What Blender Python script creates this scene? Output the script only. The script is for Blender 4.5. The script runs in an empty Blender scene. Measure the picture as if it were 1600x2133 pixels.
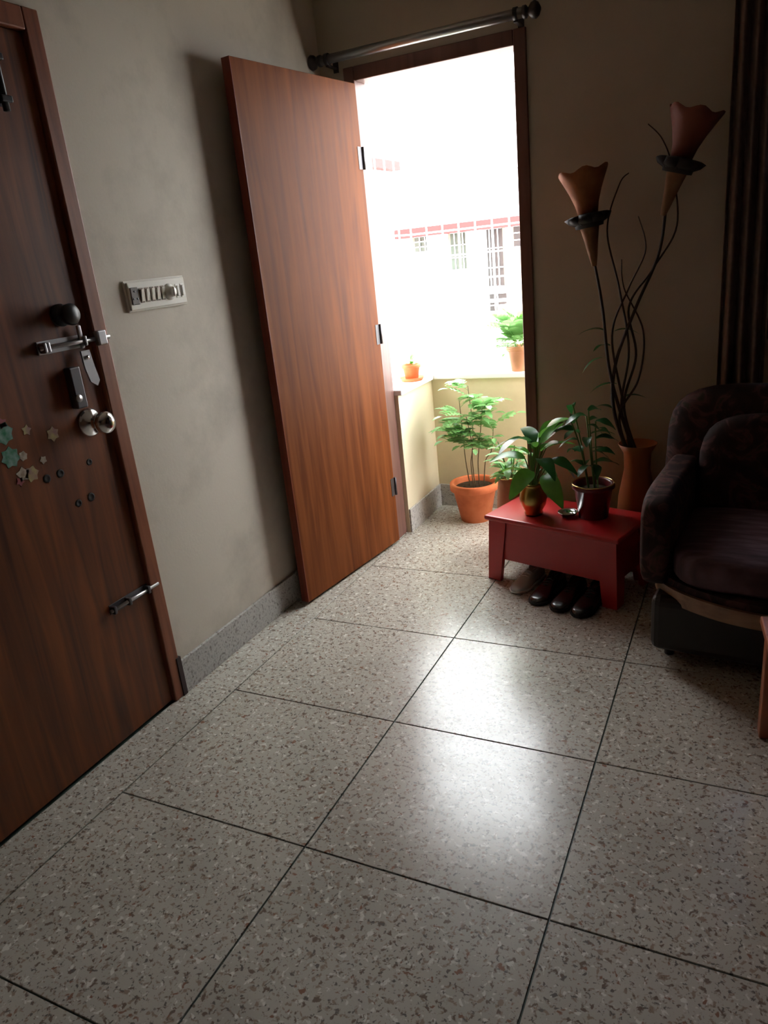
import bpy, bmesh, math, random
from mathutils import Vector, Matrix, Euler
random.seed(7)
S = bpy.context.scene
COL = S.collection
# ------------------------------------------------------------------ camera
FPX, CX, CY = 1528.29, 800.0, 1066.5
CAM = Vector((1.7374, 0.0, 1.4))
AR = Vector((0.89963497, 0.42548087, -0.09809665))
AU = Vector((-0.05811092, 0.33933059, 0.93887053))
AF = Vector((-0.43275864, 0.83894027, -0.32999875))
cd = bpy.data.cameras.new('camera'); cam = bpy.data.objects.new('camera', cd); COL.objects.link(cam)
cd.sensor_fit = 'HORIZONTAL'; cd.sensor_width = 36; cd.lens = 36 * FPX / 1600
cd.clip_start = .02; cd.clip_end = 300
mw = Matrix((AR, AU, -AF)).transposed().to_4x4(); mw.translation = CAM
cam.matrix_world = mw
S.camera = cam
def pix(x, y, axis, val):
    """the point where the view ray through pixel x, y meets the plane axis = val"""
    d = AR * ((x - CX) / FPX) - AU * ((y - CY) / FPX) + AF
    return CAM + d * ((val - CAM[axis]) / d[axis])
# ------------------------------------------------------------------ sky and exposure
w = bpy.data.worlds.new('overcast_sky'); S.world = w; w.use_nodes = True
bg = w.node_tree.nodes['Background']
bg.inputs[0].default_value = (.93, .97, 1.0, 1); bg.inputs[1].default_value = 5.0
S.view_settings.view_transform = 'Standard'; S.view_settings.look = 'None'
S.view_settings.gamma = 1; S.view_settings.use_curve_mapping = False
S.view_settings.exposure = 1.9
S.cycles.max_bounces = 12; S.cycles.diffuse_bounces = 8; S.cycles.transparent_max_bounces = 12
S.cycles.sample_clamp_indirect = 20

# ------------------------------------------------------------------ materials
def srgb(r, g, b):
    f = lambda c: (c/255/12.92) if c/255 <= .04045 else ((c/255+.055)/1.055)**2.4
    return (f(r), f(g), f(b), 1)
MATS = {}
def mat(name, col, rough=.6, metal=0, spec=.5, trans=0, coat=0):
    m = bpy.data.materials.new(name); m.use_nodes = True
    b = m.node_tree.nodes['Principled BSDF']
    b.inputs['Base Color'].default_value = col if len(col) == 4 else (*col, 1)
    b.inputs['Roughness'].default_value = rough; b.inputs['Metallic'].default_value = metal
    b.inputs['Specular IOR Level'].default_value = spec
    b.inputs['Coat Weight'].default_value = coat; b.inputs['Coat Roughness'].default_value = .15
    b.inputs['Transmission Weight'].default_value = trans
    MATS[name] = m
    return m
def nodes(m):
    return m.node_tree.nodes, m.node_tree.links, m.node_tree.nodes['Principled BSDF']
def noise_mix(name, cols, scale=(1, 1, 1), nscale=5, detail=4, rough=.6, spec=.5, bump=0, stops=None, coords='Object', dist=0, coat=0, rvar=0):
    m = mat(name, cols[0], rough, 0, spec, 0, coat); N, L, B = nodes(m)
    tc = N.new('ShaderNodeTexCoord'); mp = N.new('ShaderNodeMapping'); mp.inputs['Scale'].default_value = scale
    L.new(tc.outputs[coords], mp.inputs[0])
    n = N.new('ShaderNodeTexNoise'); n.inputs['Scale'].default_value = nscale; n.inputs['Detail'].default_value = detail
    n.inputs['Distortion'].default_value = dist
    L.new(mp.outputs[0], n.inputs[0])
    r = N.new('ShaderNodeValToRGB'); e = r.color_ramp.elements
    stops = stops or [.3 + .4 * i / (len(cols) - 1) for i in range(len(cols))]
    while len(e) < len(cols): e.new(.5)
    for i, c in enumerate(cols):
        e[i].position = stops[i]; e[i].color = c
    L.new(n.outputs[0], r.inputs[0]); L.new(r.outputs[0], B.inputs['Base Color'])
    if bump:
        bp = N.new('ShaderNodeBump'); bp.inputs['Strength'].default_value = bump; bp.inputs['Distance'].default_value = .01
        L.new(n.outputs[0], bp.inputs['Height']); L.new(bp.outputs[0], B.inputs['Normal'])
    if rvar:
        mr = N.new('ShaderNodeMapRange'); mr.inputs['To Min'].default_value = rough - rvar; mr.inputs['To Max'].default_value = rough + rvar
        L.new(n.outputs[0], mr.inputs[0]); L.new(mr.outputs[0], B.inputs['Roughness'])
    return m
def wood(name, dark, mid, light, along='z', rough=.35, coat=.3, sc=1.0, spec=.5):
    s = {'x': (1.2, 16, 16), 'y': (16, 1.2, 16), 'z': (16, 16, 1.0)}[along]
    return noise_mix(name, [dark, mid, light], tuple(v * sc for v in s), 1.6, 6, rough, spec, .03, [.28, .5, .74], 'Object', .8, coat, .06)
def terrazzo(name, base, rough=.22, chips=1.0, wear=True):
    m = mat(name, base, rough, 0, .5); N, L, B = nodes(m)
    geo = N.new('ShaderNodeNewGeometry')
    def chip(scale, thr, soft, seedoff):
        mp = N.new('ShaderNodeMapping'); mp.inputs['Location'].default_value = seedoff
        L.new(geo.outputs['Position'], mp.inputs[0])
        nz = N.new('ShaderNodeTexNoise'); nz.inputs['Scale'].default_value = scale; nz.inputs['Detail'].default_value = 2.5
        nz.inputs['Roughness'].default_value = .6; nz.inputs['Distortion'].default_value = .35
        L.new(mp.outputs[0], nz.inputs[0])
        r = N.new('ShaderNodeMapRange'); r.inputs['From Min'].default_value = thr; r.inputs['From Max'].default_value = thr + soft
        L.new(nz.outputs[0], r.inputs[0]); return r.outputs[0]
    def mix(fac, a, b):
        x = N.new('ShaderNodeMix'); x.data_type = 'RGBA'
        L.new(fac, x.inputs['Factor'])
        if isinstance(a, tuple): x.inputs['A'].default_value = a
        else: L.new(a, x.inputs['A'])
        if isinstance(b, tuple): x.inputs['B'].default_value = b
        else: L.new(b, x.inputs['B'])
        return x.outputs['Result']
    c = mix(chip(3, .42, .25, (3, 1, 0)), base, tuple(v * .86 for v in base[:3]) + (1,))
    c = mix(chip(66, .57, .07, (0, 0, 0)), c, srgb(150, 134, 118))
    c = mix(chip(58, .59, .06, (5, 9, 2)), c, srgb(118, 102, 90))
    c = mix(chip(80, .60, .06, (11, 4, 7)), c, srgb(108, 102, 96))
    c = mix(chip(52, .60, .06, (1, 14, 5)), c, srgb(214, 210, 200))
    c = mix(chip(46, .64, .05, (8, 3, 1)), c, srgb(138, 104, 86))
    L.new(c, B.inputs['Base Color'])
    n2 = N.new('ShaderNodeTexNoise'); n2.inputs['Scale'].default_value = 7; n2.inputs['Detail'].default_value = 5
    L.new(geo.outputs['Position'], n2.inputs[0])
    mr = N.new('ShaderNodeMapRange'); mr.inputs['To Min'].default_value = rough - .05; mr.inputs['To Max'].default_value = rough + .09
    L.new(n2.outputs[0], mr.inputs[0]); L.new(mr.outputs[0], B.inputs['Roughness'])
    return m
def plaster(name, base, stain, amount=.5, sc=2.2):
    m = mat(name, base, .75, 0, .25); N, L, B = nodes(m)
    geo = N.new('ShaderNodeNewGeometry')
    n = N.new('ShaderNodeTexNoise'); n.inputs['Scale'].default_value = sc; n.inputs['Detail'].default_value = 6; n.inputs['Roughness'].default_value = .62
    L.new(geo.outputs['Position'], n.inputs[0])
    mr = N.new('ShaderNodeMapRange'); mr.inputs['From Min'].default_value = .48; mr.inputs['From Max'].default_value = .8; mr.inputs['To Max'].default_value = amount
    L.new(n.outputs[0], mr.inputs[0])
    x = N.new('ShaderNodeMix'); x.data_type = 'RGBA'; x.inputs['A'].default_value = base; x.inputs['B'].default_value = stain
    L.new(mr.outputs[0], x.inputs['Factor']); L.new(x.outputs['Result'], B.inputs['Base Color'])
    f = N.new('ShaderNodeTexNoise'); f.inputs['Scale'].default_value = 90; L.new(geo.outputs['Position'], f.inputs[0])
    bp = N.new('ShaderNodeBump'); bp.inputs['Strength'].default_value = .08; bp.inputs['Distance'].default_value = .004
    L.new(f.outputs[0], bp.inputs['Height']); L.new(bp.outputs[0], B.inputs['Normal'])
    return m
def leafmat(name, c1, c2, rough=.35):
    m = noise_mix(name, [c1, c2], (1, 1, 1), 14, 3, rough, .5); N, L, B = nodes(m)
    tr = N.new('ShaderNodeBsdfTranslucent'); tr.inputs[0].default_value = c2
    mx = N.new('ShaderNodeMixShader'); mx.inputs[0].default_value = .3
    L.new(B.outputs[0], mx.inputs[1]); L.new(tr.outputs[0], mx.inputs[2])
    L.new(mx.outputs[0], N['Material Output'].inputs['Surface'])
    return m
def pane(name, tint=(.9, .95, 1, 1)):
    m = bpy.data.materials.new(name); m.use_nodes = True; N = m.node_tree.nodes; L = m.node_tree.links; N.clear()
    o = N.new('ShaderNodeOutputMaterial'); t = N.new('ShaderNodeBsdfTransparent'); t.inputs[0].default_value = tint
    g = N.new('ShaderNodeBsdfGlossy'); g.inputs['Roughness'].default_value = .02
    f = N.new('ShaderNodeFresnel'); f.inputs[0].default_value = 1.45; x = N.new('ShaderNodeMixShader')
    L.new(f.outputs[0], x.inputs[0]); L.new(t.outputs[0], x.inputs[1]); L.new(g.outputs[0], x.inputs[2]); L.new(x.outputs[0], o.inputs[0])
    MATS[name] = m; return m

terrazzo('terrazzo', srgb(184, 177, 165), .2)
noise_mix('skirting_terrazzo', [srgb(150, 146, 142), srgb(186, 182, 176), srgb(120, 112, 106)], (1, 1, 1), 70, 3, .4, .5)
mat('strip_green', srgb(52, 66, 58), .4)
plaster('cream_wall', srgb(206, 195, 180), srgb(150, 142, 130), .7, 3.0)
plaster('beige_wall', srgb(194, 180, 160), srgb(168, 152, 132), .5)
plaster('brown_wall', srgb(132, 112, 92), srgb(110, 92, 74), .5)
plaster('balcony_paint', srgb(218, 205, 176), srgb(188, 172, 142), .6)
plaster('white_paint', srgb(236, 234, 228), srgb(205, 200, 192), .5)
plaster('ceiling_paint', srgb(188, 180, 168), srgb(170, 160, 148), .4)
plaster('concrete', srgb(180, 178, 174), srgb(140, 138, 134), .6)
wood('teak_leaf', srgb(96, 47, 20), srgb(120, 64, 29), srgb(138, 78, 38), 'z', .58, 0, spec=.12)
wood('teak_dark', srgb(64, 28, 10), srgb(104, 52, 18), srgb(132, 70, 26), 'z', .45, .05)
wood('edge_red', srgb(92, 34, 20), srgb(122, 48, 28), srgb(134, 58, 34), 'z', .4, .2)
wood('frame_red', srgb(104, 52, 30), srgb(126, 68, 40), srgb(140, 80, 50), 'z', .45, .1)
wood('frame_dark', srgb(98, 66, 58), srgb(118, 82, 72), srgb(130, 92, 80), 'z', .5, .1)
wood('rail_wood', srgb(120, 84, 56), srgb(148, 108, 74), srgb(164, 122, 86), 'x', .4, .2)
wood('stool_wood', srgb(140, 72, 44), srgb(168, 94, 60), srgb(184, 112, 76), 'z', .4, .2)
mat('frame_foot', srgb(48, 28, 26), .6)
mat('chrome', (.75, .74, .74), .16, 1)
mat('steel', (.48, .46, .47), .36, 1)
mat('iron', (.12, .11, .115), .45, .8)
mat('black_plastic', srgb(22, 20, 22), .4)
mat('dark_hole', srgb(24, 12, 8), .8)
mat('switch_plate', srgb(214, 206, 192), .4)
mat('switch_white', srgb(232, 228, 220), .3)
mat('switch_brown', srgb(112, 88, 66), .4)
mat('switch_dark', srgb(70, 52, 38), .5)
mat('rod_metal', (.52, .52, .53), .35, 1)
mat('rod_dark', srgb(40, 30, 28), .45)
noise_mix('terracotta', [srgb(190, 96, 58), srgb(214, 118, 74), srgb(226, 136, 92)], (1, 1, 1), 9, 5, .75, .3, .05)
noise_mix('terracotta_pale', [srgb(176, 120, 90), srgb(196, 140, 108)], (1, 1, 1), 9, 5, .75, .3, .05)
noise_mix('terracotta_dull', [srgb(150, 84, 46), srgb(176, 104, 58)], (1, 1, 1), 6, 5, .5, .4, .03)
noise_mix('soil', [srgb(46, 36, 28), srgb(82, 68, 54)], (1, 1, 1), 60, 4, .95, .1, .6)
mat('brass', (.40, .27, .08), .28, 1)
mat('gold_rim', (.85, .62, .26), .2, 1)
mat('maroon_glaze', srgb(104, 26, 34), .3, coat=.3)
noise_mix('red_plastic', [srgb(176, 34, 36), srgb(190, 42, 42)], (1, 1, 1), 5, 3, .34, .5)
mat('white_steel', srgb(236, 236, 234), .45)
leafmat('leaf_pale', srgb(104, 158, 92), srgb(150, 196, 128))
leafmat('leaf_green', srgb(46, 110, 38), srgb(96, 156, 56), .3)
leafmat('leaf_deep', srgb(24, 66, 32), srgb(46, 100, 46), .3)
mat('stem_brown', srgb(96, 84, 60), .8)
mat('stem_green', srgb(88, 118, 60), .6)
noise_mix('petal_orange', [srgb(140, 84, 50), srgb(164, 104, 66)], (1, 1, 1), 20, 4, .7, .2)
mat('petal_rust', srgb(122, 60, 38), .7)
mat('collar_black', srgb(30, 24, 24), .7)
noise_mix('calyx', [srgb(120, 84, 60), srgb(146, 106, 78)], (1, 1, 1), 20, 3, .8, .2)
mat('twig', srgb(58, 42, 34), .85)
mat('shoe_black', srgb(20, 19, 22), .22, coat=.4)
mat('shoe_sole', srgb(34, 32, 32), .7)
mat('shoe_grey', srgb(170, 168, 166), .6)
mat('sole_white', srgb(225, 222, 216), .6)
noise_mix('curtain_cloth', [srgb(116, 98, 90), srgb(132, 112, 104)], (1, 1, 1), 40, 3, .9, .1)
noise_mix('cushion_blue', [srgb(70, 82, 110), srgb(96, 108, 136)], (1, 1, 1), 30, 3, .9, .1)
noise_mix('upholstery', [srgb(38, 24, 22), srgb(50, 30, 28), srgb(84, 52, 48), srgb(52, 44, 30)], (1, 1, 1), 13, 4, .75, .2, .1, [.35, .5, .58, .68], 'Object', 1.2)
noise_mix('seat_cloth', [srgb(60, 38, 40), srgb(84, 58, 62), srgb(108, 84, 88)], (1, 5, 1), 9, 4, .6, .3, .1)
mat('leg_dark', srgb(30, 20, 16), .5)
pane('glass', (.26, .30, .38, 1))
mat('facade_white', srgb(232, 232, 228), .8)
mat('facade_beige', srgb(150, 142, 126), .8)
mat('fascia_red', srgb(150, 36, 34), .7)
mat('window_dark', srgb(52, 48, 46), .35)
mat('window_green', srgb(74, 86, 76), .35)
mat('far_ground_mat', srgb(150, 146, 138), .9)
noise_mix('sticker_green', [srgb(40, 120, 84), srgb(130, 160, 150)], (1, 1, 1), 60, 2, .5)
noise_mix('sticker_white', [srgb(196, 186, 170), srgb(150, 130, 110)], (1, 1, 1), 70, 2, .5)
noise_mix('sticker_tan', [srgb(180, 164, 110), srgb(150, 110, 110)], (1, 1, 1), 50, 2, .5)
mat('sticker_pink', srgb(150, 78, 84), .5)
mat('smudge_grey', srgb(150, 145, 136), .9)

# ------------------------------------------------------------------ mesh helpers
class MB:
    def __init__(s): s.v = []; s.f = []; s.sm = []
    def add(s, vs, fs, smooth=False, M=None):
        o = len(s.v)
        s.v += [tuple(M @ Vector(p)) if M else tuple(p) for p in vs]
        s.f += [tuple(o + i for i in f) for f in fs]; s.sm += [smooth] * len(fs)
        return s
    def box(s, lo, hi, bev=0, M=None, seg=2):
        lo = Vector(lo); hi = Vector(hi)
        if not bev:
            vs = [(x, y, z) for z in (lo.z, hi.z) for y in (lo.y, hi.y) for x in (lo.x, hi.x)]
            return s.add(vs, [(0, 2, 3, 1), (4, 5, 7, 6), (0, 1, 5, 4), (2, 6, 7, 3), (0, 4, 6, 2), (1, 3, 7, 5)], False, M)
        bm = bmesh.new(); bmesh.ops.create_cube(bm, size=1)
        for v in bm.verts: v.co = Vector([(lo[i] + hi[i]) / 2 + v.co[i] * (hi[i] - lo[i]) for i in range(3)])
        bmesh.ops.bevel(bm, geom=bm.edges[:], offset=bev, segments=seg, profile=.5, affect='EDGES')
        bm.verts.index_update()
        s.add([v.co.copy() for v in bm.verts], [tuple(v.index for v in f.verts) for f in bm.faces], False, M); bm.free(); return s
    def lathe(s, prof, n=28, c=(0, 0, 0), M=None, close=True, wob=None):
        vs = []; fs = []
        for (r, z) in prof:
            for k in range(n):
                a = 2 * math.pi * k / n; rr = r * (wob(a, z) if wob else 1)
                vs.append((c[0] + rr * math.cos(a), c[1] + rr * math.sin(a), c[2] + z))
        for i in range(len(prof) - 1):
            for k in range(n):
                fs.append((i * n + k, i * n + (k + 1) % n, (i + 1) * n + (k + 1) % n, (i + 1) * n + k))
        if close:
            if prof[0][0] > 1e-5: fs.append(tuple(range(n))[::-1])
            if prof[-1][0] > 1e-5: fs.append(tuple((len(prof) - 1) * n + k for k in range(n)))
        return s.add(vs, fs, True, M)
    def tube(s, pts, rad, n=8, M=None):
        pts = [Vector(p) for p in pts]; R = rad if isinstance(rad, (list, tuple)) else [rad] * len(pts)
        vs = []; fs = []; ref = None
        for i, p in enumerate(pts):
            t = (pts[min(i + 1, len(pts) - 1)] - pts[max(i - 1, 0)]).normalized()
            if ref is None: ref = Vector((1, 0, 0)) if abs(t.x) < .8 else Vector((0, 1, 0))
            a = (ref - t * ref.dot(t)).normalized(); b = t.cross(a); ref = a
            for k in range(n):
                q = 2 * math.pi * k / n; vs.append(p + (a * math.cos(q) + b * math.sin(q)) * R[i])
        for i in range(len(pts) - 1):
            for k in range(n): fs.append((i * n + k, i * n + (k + 1) % n, (i + 1) * n + (k + 1) % n, (i + 1) * n + k))
        fs.append(tuple(range(n))[::-1]); fs.append(tuple((len(pts) - 1) * n + k for k in range(n)))
        return s.add(vs, fs, True, M)
    def pillow(s, c, h, e=.35, M=None, nu=28, nv=16):
        """a cushion: superellipsoid of half sizes h"""
        P = lambda v, p: math.copysign(abs(v) ** p, v)
        vs = []; fs = []
        for j in range(nv + 1):
            ph = -math.pi / 2 + math.pi * j / nv
            for k in range(nu):
                th = 2 * math.pi * k / nu
                vs.append((c[0] + h[0] * P(math.cos(ph), e) * P(math.cos(th), e), c[1] + h[1] * P(math.cos(ph), e) * P(math.sin(th), e), c[2] + h[2] * P(math.sin(ph), e)))
        for j in range(nv):
            for k in range(nu): fs.append((j * nu + k, j * nu + (k + 1) % nu, (j + 1) * nu + (k + 1) % nu, (j + 1) * nu + k))
        return s.add(vs, fs, True, M)
    def prism(s, poly, z0, z1, M=None):
        n = len(poly)
        return s.add([(x, y, z0) for x, y in poly] + [(x, y, z1) for x, y in poly],
                     [tuple(range(n))[::-1], tuple(range(n, 2 * n))] + [(k, (k + 1) % n, n + (k + 1) % n, n + k) for k in range(n)], False, M)
    def mesh(s, name):
        m = bpy.data.meshes.new(name); m.from_pydata(s.v, [], s.f); m.update()
        m.polygons.foreach_set('use_smooth', s.sm)
        bm = bmesh.new(); bm.from_mesh(m); bmesh.ops.remove_doubles(bm, verts=bm.verts[:], dist=1e-6); bmesh.ops.recalc_face_normals(bm, faces=bm.faces[:]); bm.to_mesh(m); bm.free()
        return m
    def build(s, name, material, parent=None, loc=None):
        return link(name, s.mesh(name), material, parent, loc)
def link(name, me, material, parent=None, loc=None, mx=None):
    o = bpy.data.objects.new(name, me); COL.objects.link(o)
    if material and not me.materials: me.materials.append(MATS[material])
    if parent: o.parent = parent
    if loc is not None: o.location = loc
    if mx is not None: o.matrix_local = mx
    return o
def tag(o, label, cat, group=None, kind=None):
    o['label'] = label; o['category'] = cat
    if group: o['group'] = group
    if kind: o['kind'] = kind
    return o
def thing(name, label, cat, loc=(0, 0, 0), rz=0, group=None, kind=None):
    o = bpy.data.objects.new(name, None); COL.objects.link(o); o.location = loc; o.rotation_euler = (0, 0, rz)
    o.empty_display_size = .05
    return tag(o, label, cat, group, kind)
def bez(p, n=12):
    """smooth curve through the points"""
    p = [Vector(q) for q in p]; out = []
    for i in range(len(p) - 1):
        a, b, c, d = p[max(i - 1, 0)], p[i], p[i + 1], p[min(i + 2, len(p) - 1)]
        for k in range(n):
            t = k / n
            out.append(.5 * ((2 * b) + (c - a) * t + (2 * a - 5 * b + 4 * c - d) * t * t + (3 * b - a - 3 * c + d) * t ** 3))
    out.append(p[-1]); return out

# ------------------------------------------------------------------ room
XR, YB, YF, YO, ZC = 4.6, -3.2, 3.2, 3.28, 2.75      # right wall, back wall, far wall faces, ceiling
# floor: dark green divider strips with cast terrazzo panels between them
fl = MB().box((-.16, YB, -.12), (XR, 3.80, -.004)).build('floor', 'strip_green')
tag(fl, 'speckled grey terrazzo floor with thin dark green divider strips', 'floor', kind='structure')
G = .0022
xs = [0.0, .171] + [.795 + .625 * k for k in range(7)]; xs = [x for x in xs if x < XR] + [XR]
ys = [1.195 + .5515 * k for k in range(-9, 4)]; ys = [YB] + [y for y in ys if YB < y < YO] + [3.80]
def panel(x0, x1, y0, y1):
    MB().box((x0 + G, y0 + G, -.02), (x1 - G, y1 - G, 0), .0008, seg=1).build('floor_panel', 'terrazzo', fl)
panel(xs[0], xs[1], YB, 3.80)
for i in range(1, len(xs) - 1):
    for j in range(len(ys) - 1): panel(xs[i], xs[i + 1], ys[j], ys[j + 1])
# left wall, with the opening of the brown door
DY0, DY1, DZ = .70, 1.672, 2.09
m = MB().box((-.16, YB, -.1), (0, DY0, ZC)).box((-.16, DY1, -.1), (0, YO, ZC)).box((-.16, DY0, DZ), (0, DY1, ZC))
tag(m.build('wall_left', 'cream_wall'), 'cream plastered wall with grey smudges beside the brown door', 'wall', kind='structure')
tag(MB().box((-.40, DY0 - .2, -.1), (-.16, DY1 + .2, DZ + .2)).build('door_light_block', 'beige_wall'), 'added slab behind the brown door that blocks light leaking in', 'wall', kind='structure')  # unseen slab, added to stop daylight leaking in round the brown door
# far wall with the balcony door and a window
BX0, BX1, BZ = .115, .908, 2.16
WX0, WX1, WZ0, WZ1 = 1.80, 2.80, .95, 1.85
m = MB().box((0, YF, -.1), (BX0, YO, ZC)).box((BX0, YF, BZ), (BX1, YO, ZC)).box((BX1, YF, -.1), (WX0, YO, ZC))
m.box((WX0, YF, -.1), (WX1, YO, WZ0)).box((WX0, YF, WZ1), (WX1, YO, ZC)).box((WX1, YF, -.1), (XR, YO, ZC))
tag(m.build('wall_far', 'beige_wall'), 'dim beige wall around the balcony door', 'wall', kind='structure')
tag(MB().box((XR, YB, -.1), (XR + .15, YO, ZC)).build('wall_right', 'brown_wall'), 'brown painted wall closing the room beyond the armchair', 'wall', kind='structure')
tag(MB().box((-.16, YB - .15, -.1), (XR + .15, YB, ZC)).build('wall_back', 'brown_wall'), 'brown painted wall opposite the balcony door', 'wall', kind='structure')
tag(MB().box((-.16, YB - .15, ZC), (XR + .15, YO, ZC + .12)).build('ceiling', 'ceiling_paint'), 'plain off white ceiling', 'ceiling', kind='structure')
SK = .128
tag(MB().box((0, DY1 + .006, 0), (.012, YF, SK), .003).build('baseboard_left', 'skirting_terrazzo'), 'grey speckled skirting along the cream wall', 'skirting', kind='structure')
tag(MB().box((BX1 + .004, YF - .012, 0), (XR, YF, SK), .003).build('baseboard_far', 'skirting_terrazzo'), 'grey speckled skirting along the beige wall', 'skirting', kind='structure')

# ------------------------------------------------------------------ brown door in the left wall
d1 = thing('door_1', 'dark brown flush wooden door with bolts, chrome knob and stickers', 'door', (0, (DY0 + DY1) / 2, 0), kind='structure')
OY = (DY0 + DY1) / 2
def yl(y): return y - OY
fr = MB().box((-.10, yl(DY1) - .052, 0), (.012, yl(DY1), DZ), .004).box((-.10, yl(DY0), 0), (.012, yl(DY0) + .052, DZ), .004).box((-.10, yl(DY0) + .052, DZ - .055), (.012, yl(DY1) - .052, DZ), .004)
fr.build('door_frame', 'frame_red', d1)
MB().box((-.012, yl(DY1) - .014, 0), (.0155, yl(DY1) + .008, .15), .002).build('frame_shoe', 'frame_foot', d1)
lf = MB().box((-.045, yl(DY0) + .054, .006), (-.004, yl(DY1) - .054, DZ - .057), .002).build('door_leaf', 'teak_dark', d1)
def wp(x, y, off=0.0):
    p = pix(x, y, 0, off); return Vector((off, p.y - OY, p.z))
LX = -.004
# rim knob, black
q = wp(128, 655, 0); RY = Matrix.Rotation(math.pi / 2, 4, 'Y')
def on_door(name, prof, x, y, material, off=LX, parent=lf, n=24):
    p = pix(x, y, 0, off); M = Matrix.Translation((off, p.y - OY, p.z)) @ RY
    return MB().lathe(prof, n, M=M).build(name, material, parent)
on_door('lock_knob', [(.0, 0), (.03, 0), (.031, .012), (.02, .018), (.019, .03), (.028, .036), (.03, .05), (.024, .058), (0, .06)], 122, 657, 'black_plastic')
# chrome knob with rose and keyhole
kn = on_door('door_knob', [(0, 0), (.042, 0), (.043, .005), (.036, .012), (.018, .016), (.015, .036), (.02, .044), (.031, .052), (.034, .064), (.029, .076), (.016, .082), (0, .083)], 186, 880, 'chrome', n=32)
p = pix(186, 880, 0, LX)
MB().box((.0775, p.y - OY - .0015, p.z - .007), (.0805, p.y - OY + .0015, p.z + .007)).build('keyhole', 'dark_hole', kn)
# tower bolt: rod, guides, flap
b0 = wp(85, 728); b1 = wp(214, 700); z = (b0.z + b1.z) / 2
tb = MB().box((LX, b0.y - .01, z - .018), (LX + .004, b1.y - .075, z + .018), .001).build('bolt_plate', 'steel', lf)
MB().tube([(.012, b0.y - .012, z), (.012, b1.y + .012, z)], .0065, 10).build('bolt_rod', 'steel', tb)
for yy in (b0.y, b0.y + .012, b1.y - .085):
    MB().box((LX, yy - .005, z - .014), (.022, yy + .005, z + .014), .003).build('bolt_guide', 'steel', tb)
MB().box((.010, b1.y - .045, z - .02), (.030, b1.y - .012, z + .022), .004).build('bolt_keeper', 'steel', d1)
MB().box((.006, b1.y - .1, z - .02), (.016, b1.y - .088, z + .045), .003).build('bolt_handle', 'steel', tb)
# hanging hasp flap and rim lock case
h0 = wp(172, 745)
hp = MB().prism([(h0.y - .016, h0.z + .02), (h0.y + .016, h0.z + .02), (h0.y + .022, h0.z - .03), (h0.y + .030, h0.z - .07), (h0.y + .018, h0.z - .085), (h0.y - .004, h0.z - .07), (h0.y - .014, h0.z - .03)], .012, .017, Matrix(((0, 0, 1, 0), (1, 0, 0, 0), (0, 1, 0, 0), (0, 0, 0, 1))))
hs = hp.build('hasp_flap', 'steel', lf)
MB().lathe([(0, 0), (.006, 0), (.006, .004), (0, .005)], 12, M=Matrix.Translation((.017, h0.y + .002, h0.z)) @ RY).build('rivet', 'chrome', hs)
r0 = wp(132, 768); r1 = wp(163, 850)
rl = MB().box((LX, r0.y, r1.z), (.022, r1.y + .02, r0.z), .004).build('rim_lock', 'iron', lf)
MB().lathe([(0, 0), (.011, 0), (.011, .004), (0, .005)], 14, M=Matrix.Translation((.022, (r0.y + r1.y) / 2, r1.z + .03)) @ RY).build('lock_cylinder', 'steel', rl)
# lower bolt
b0 = wp(230, 1272); b1 = wp(312, 1222); z = (b0.z + b1.z) / 2
tb = MB().box((LX, b0.y, z - .016), (LX + .003, b1.y - .01, z + .016), .001).build('bolt_plate', 'iron', lf)
MB().tube([(.010, b0.y - .008, z), (.010, b1.y + .028, z)], .006, 10).build('bolt_rod', 'steel', tb)
for yy in (b0.y + .006, b0.y + .07, b1.y - .02):
    MB().box((LX, yy - .006, z - .013), (.019, yy + .006, z + .013), .003).build('bolt_guide', 'iron', tb)
# upright bolt near the head of the door
h = wp(6, 222)
tb = MB().box((LX, h.y - .018, h.z), (LX + .003, h.y + .018, DZ - .07), .001).build('bolt_plate', 'black_plastic', lf)
MB().tube([(.012, h.y, h.z - .012), (.012, h.y, DZ - .05)], .009, 10).build('bolt_rod', 'black_plastic', tb)
for zz in (h.z + .015, h.z + .11): MB().box((LX, h.y - .017, zz - .008), (.024, h.y + .017, zz + .008), .003).build('bolt_guide', 'black_plastic', tb)
# stickers and old screw holes
def star(x, y, r, n, ins, material, rz=0, label=None):
    p = wp(x, y); a = []
    for k in range(2 * n):
        t = math.pi * k / n + rz; rr = r if k % 2 == 0 else r * ins
        a.append((p.y + rr * math.cos(t), p.z + rr * math.sin(t)))
    o = MB().prism(a, LX, LX + .0012, Matrix(((0, 0, 1, 0), (1, 0, 0, 0), (0, 1, 0, 0), (0, 0, 0, 1)))).build('sticker', material, lf)
    if label: o['label'] = label
star(8, 903, .032, 7, .78, 'sticker_green', .2, 'green and white flower sticker on the brown door')
star(6, 882, .016, 5, .6, 'sticker_pink', .5)
star(57, 896, .016, 5, .6, 'sticker_tan', .1)
star(112, 904, .022, 6, .7, 'sticker_tan', .4)
star(24, 953, .03, 7, .75, 'sticker_green', .6)
star(50, 950, .014, 6, .8, 'sticker_white', .2)
star(92, 958, .012, 5, .7, 'sticker_white', .7)
star(50, 988, .022, 5, .66, 'sticker_white', .3)
star(68, 987, .024, 6, .72, 'sticker_tan', .1)
star(44, 1003, .014, 5, .6, 'sticker_pink', .9)
for (x, y, r) in ((186, 962, .010), (126, 986, .012), (98, 997, .012), (190, 1035, .013), (164, 1048, .011)):
    on_door('screw_hole', [(0, 0), (r, 0), (r, .0015), (r * .6, .0018), (r * .5, .0008), (0, .0008)], x, y, 'dark_hole', n=14)

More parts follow.
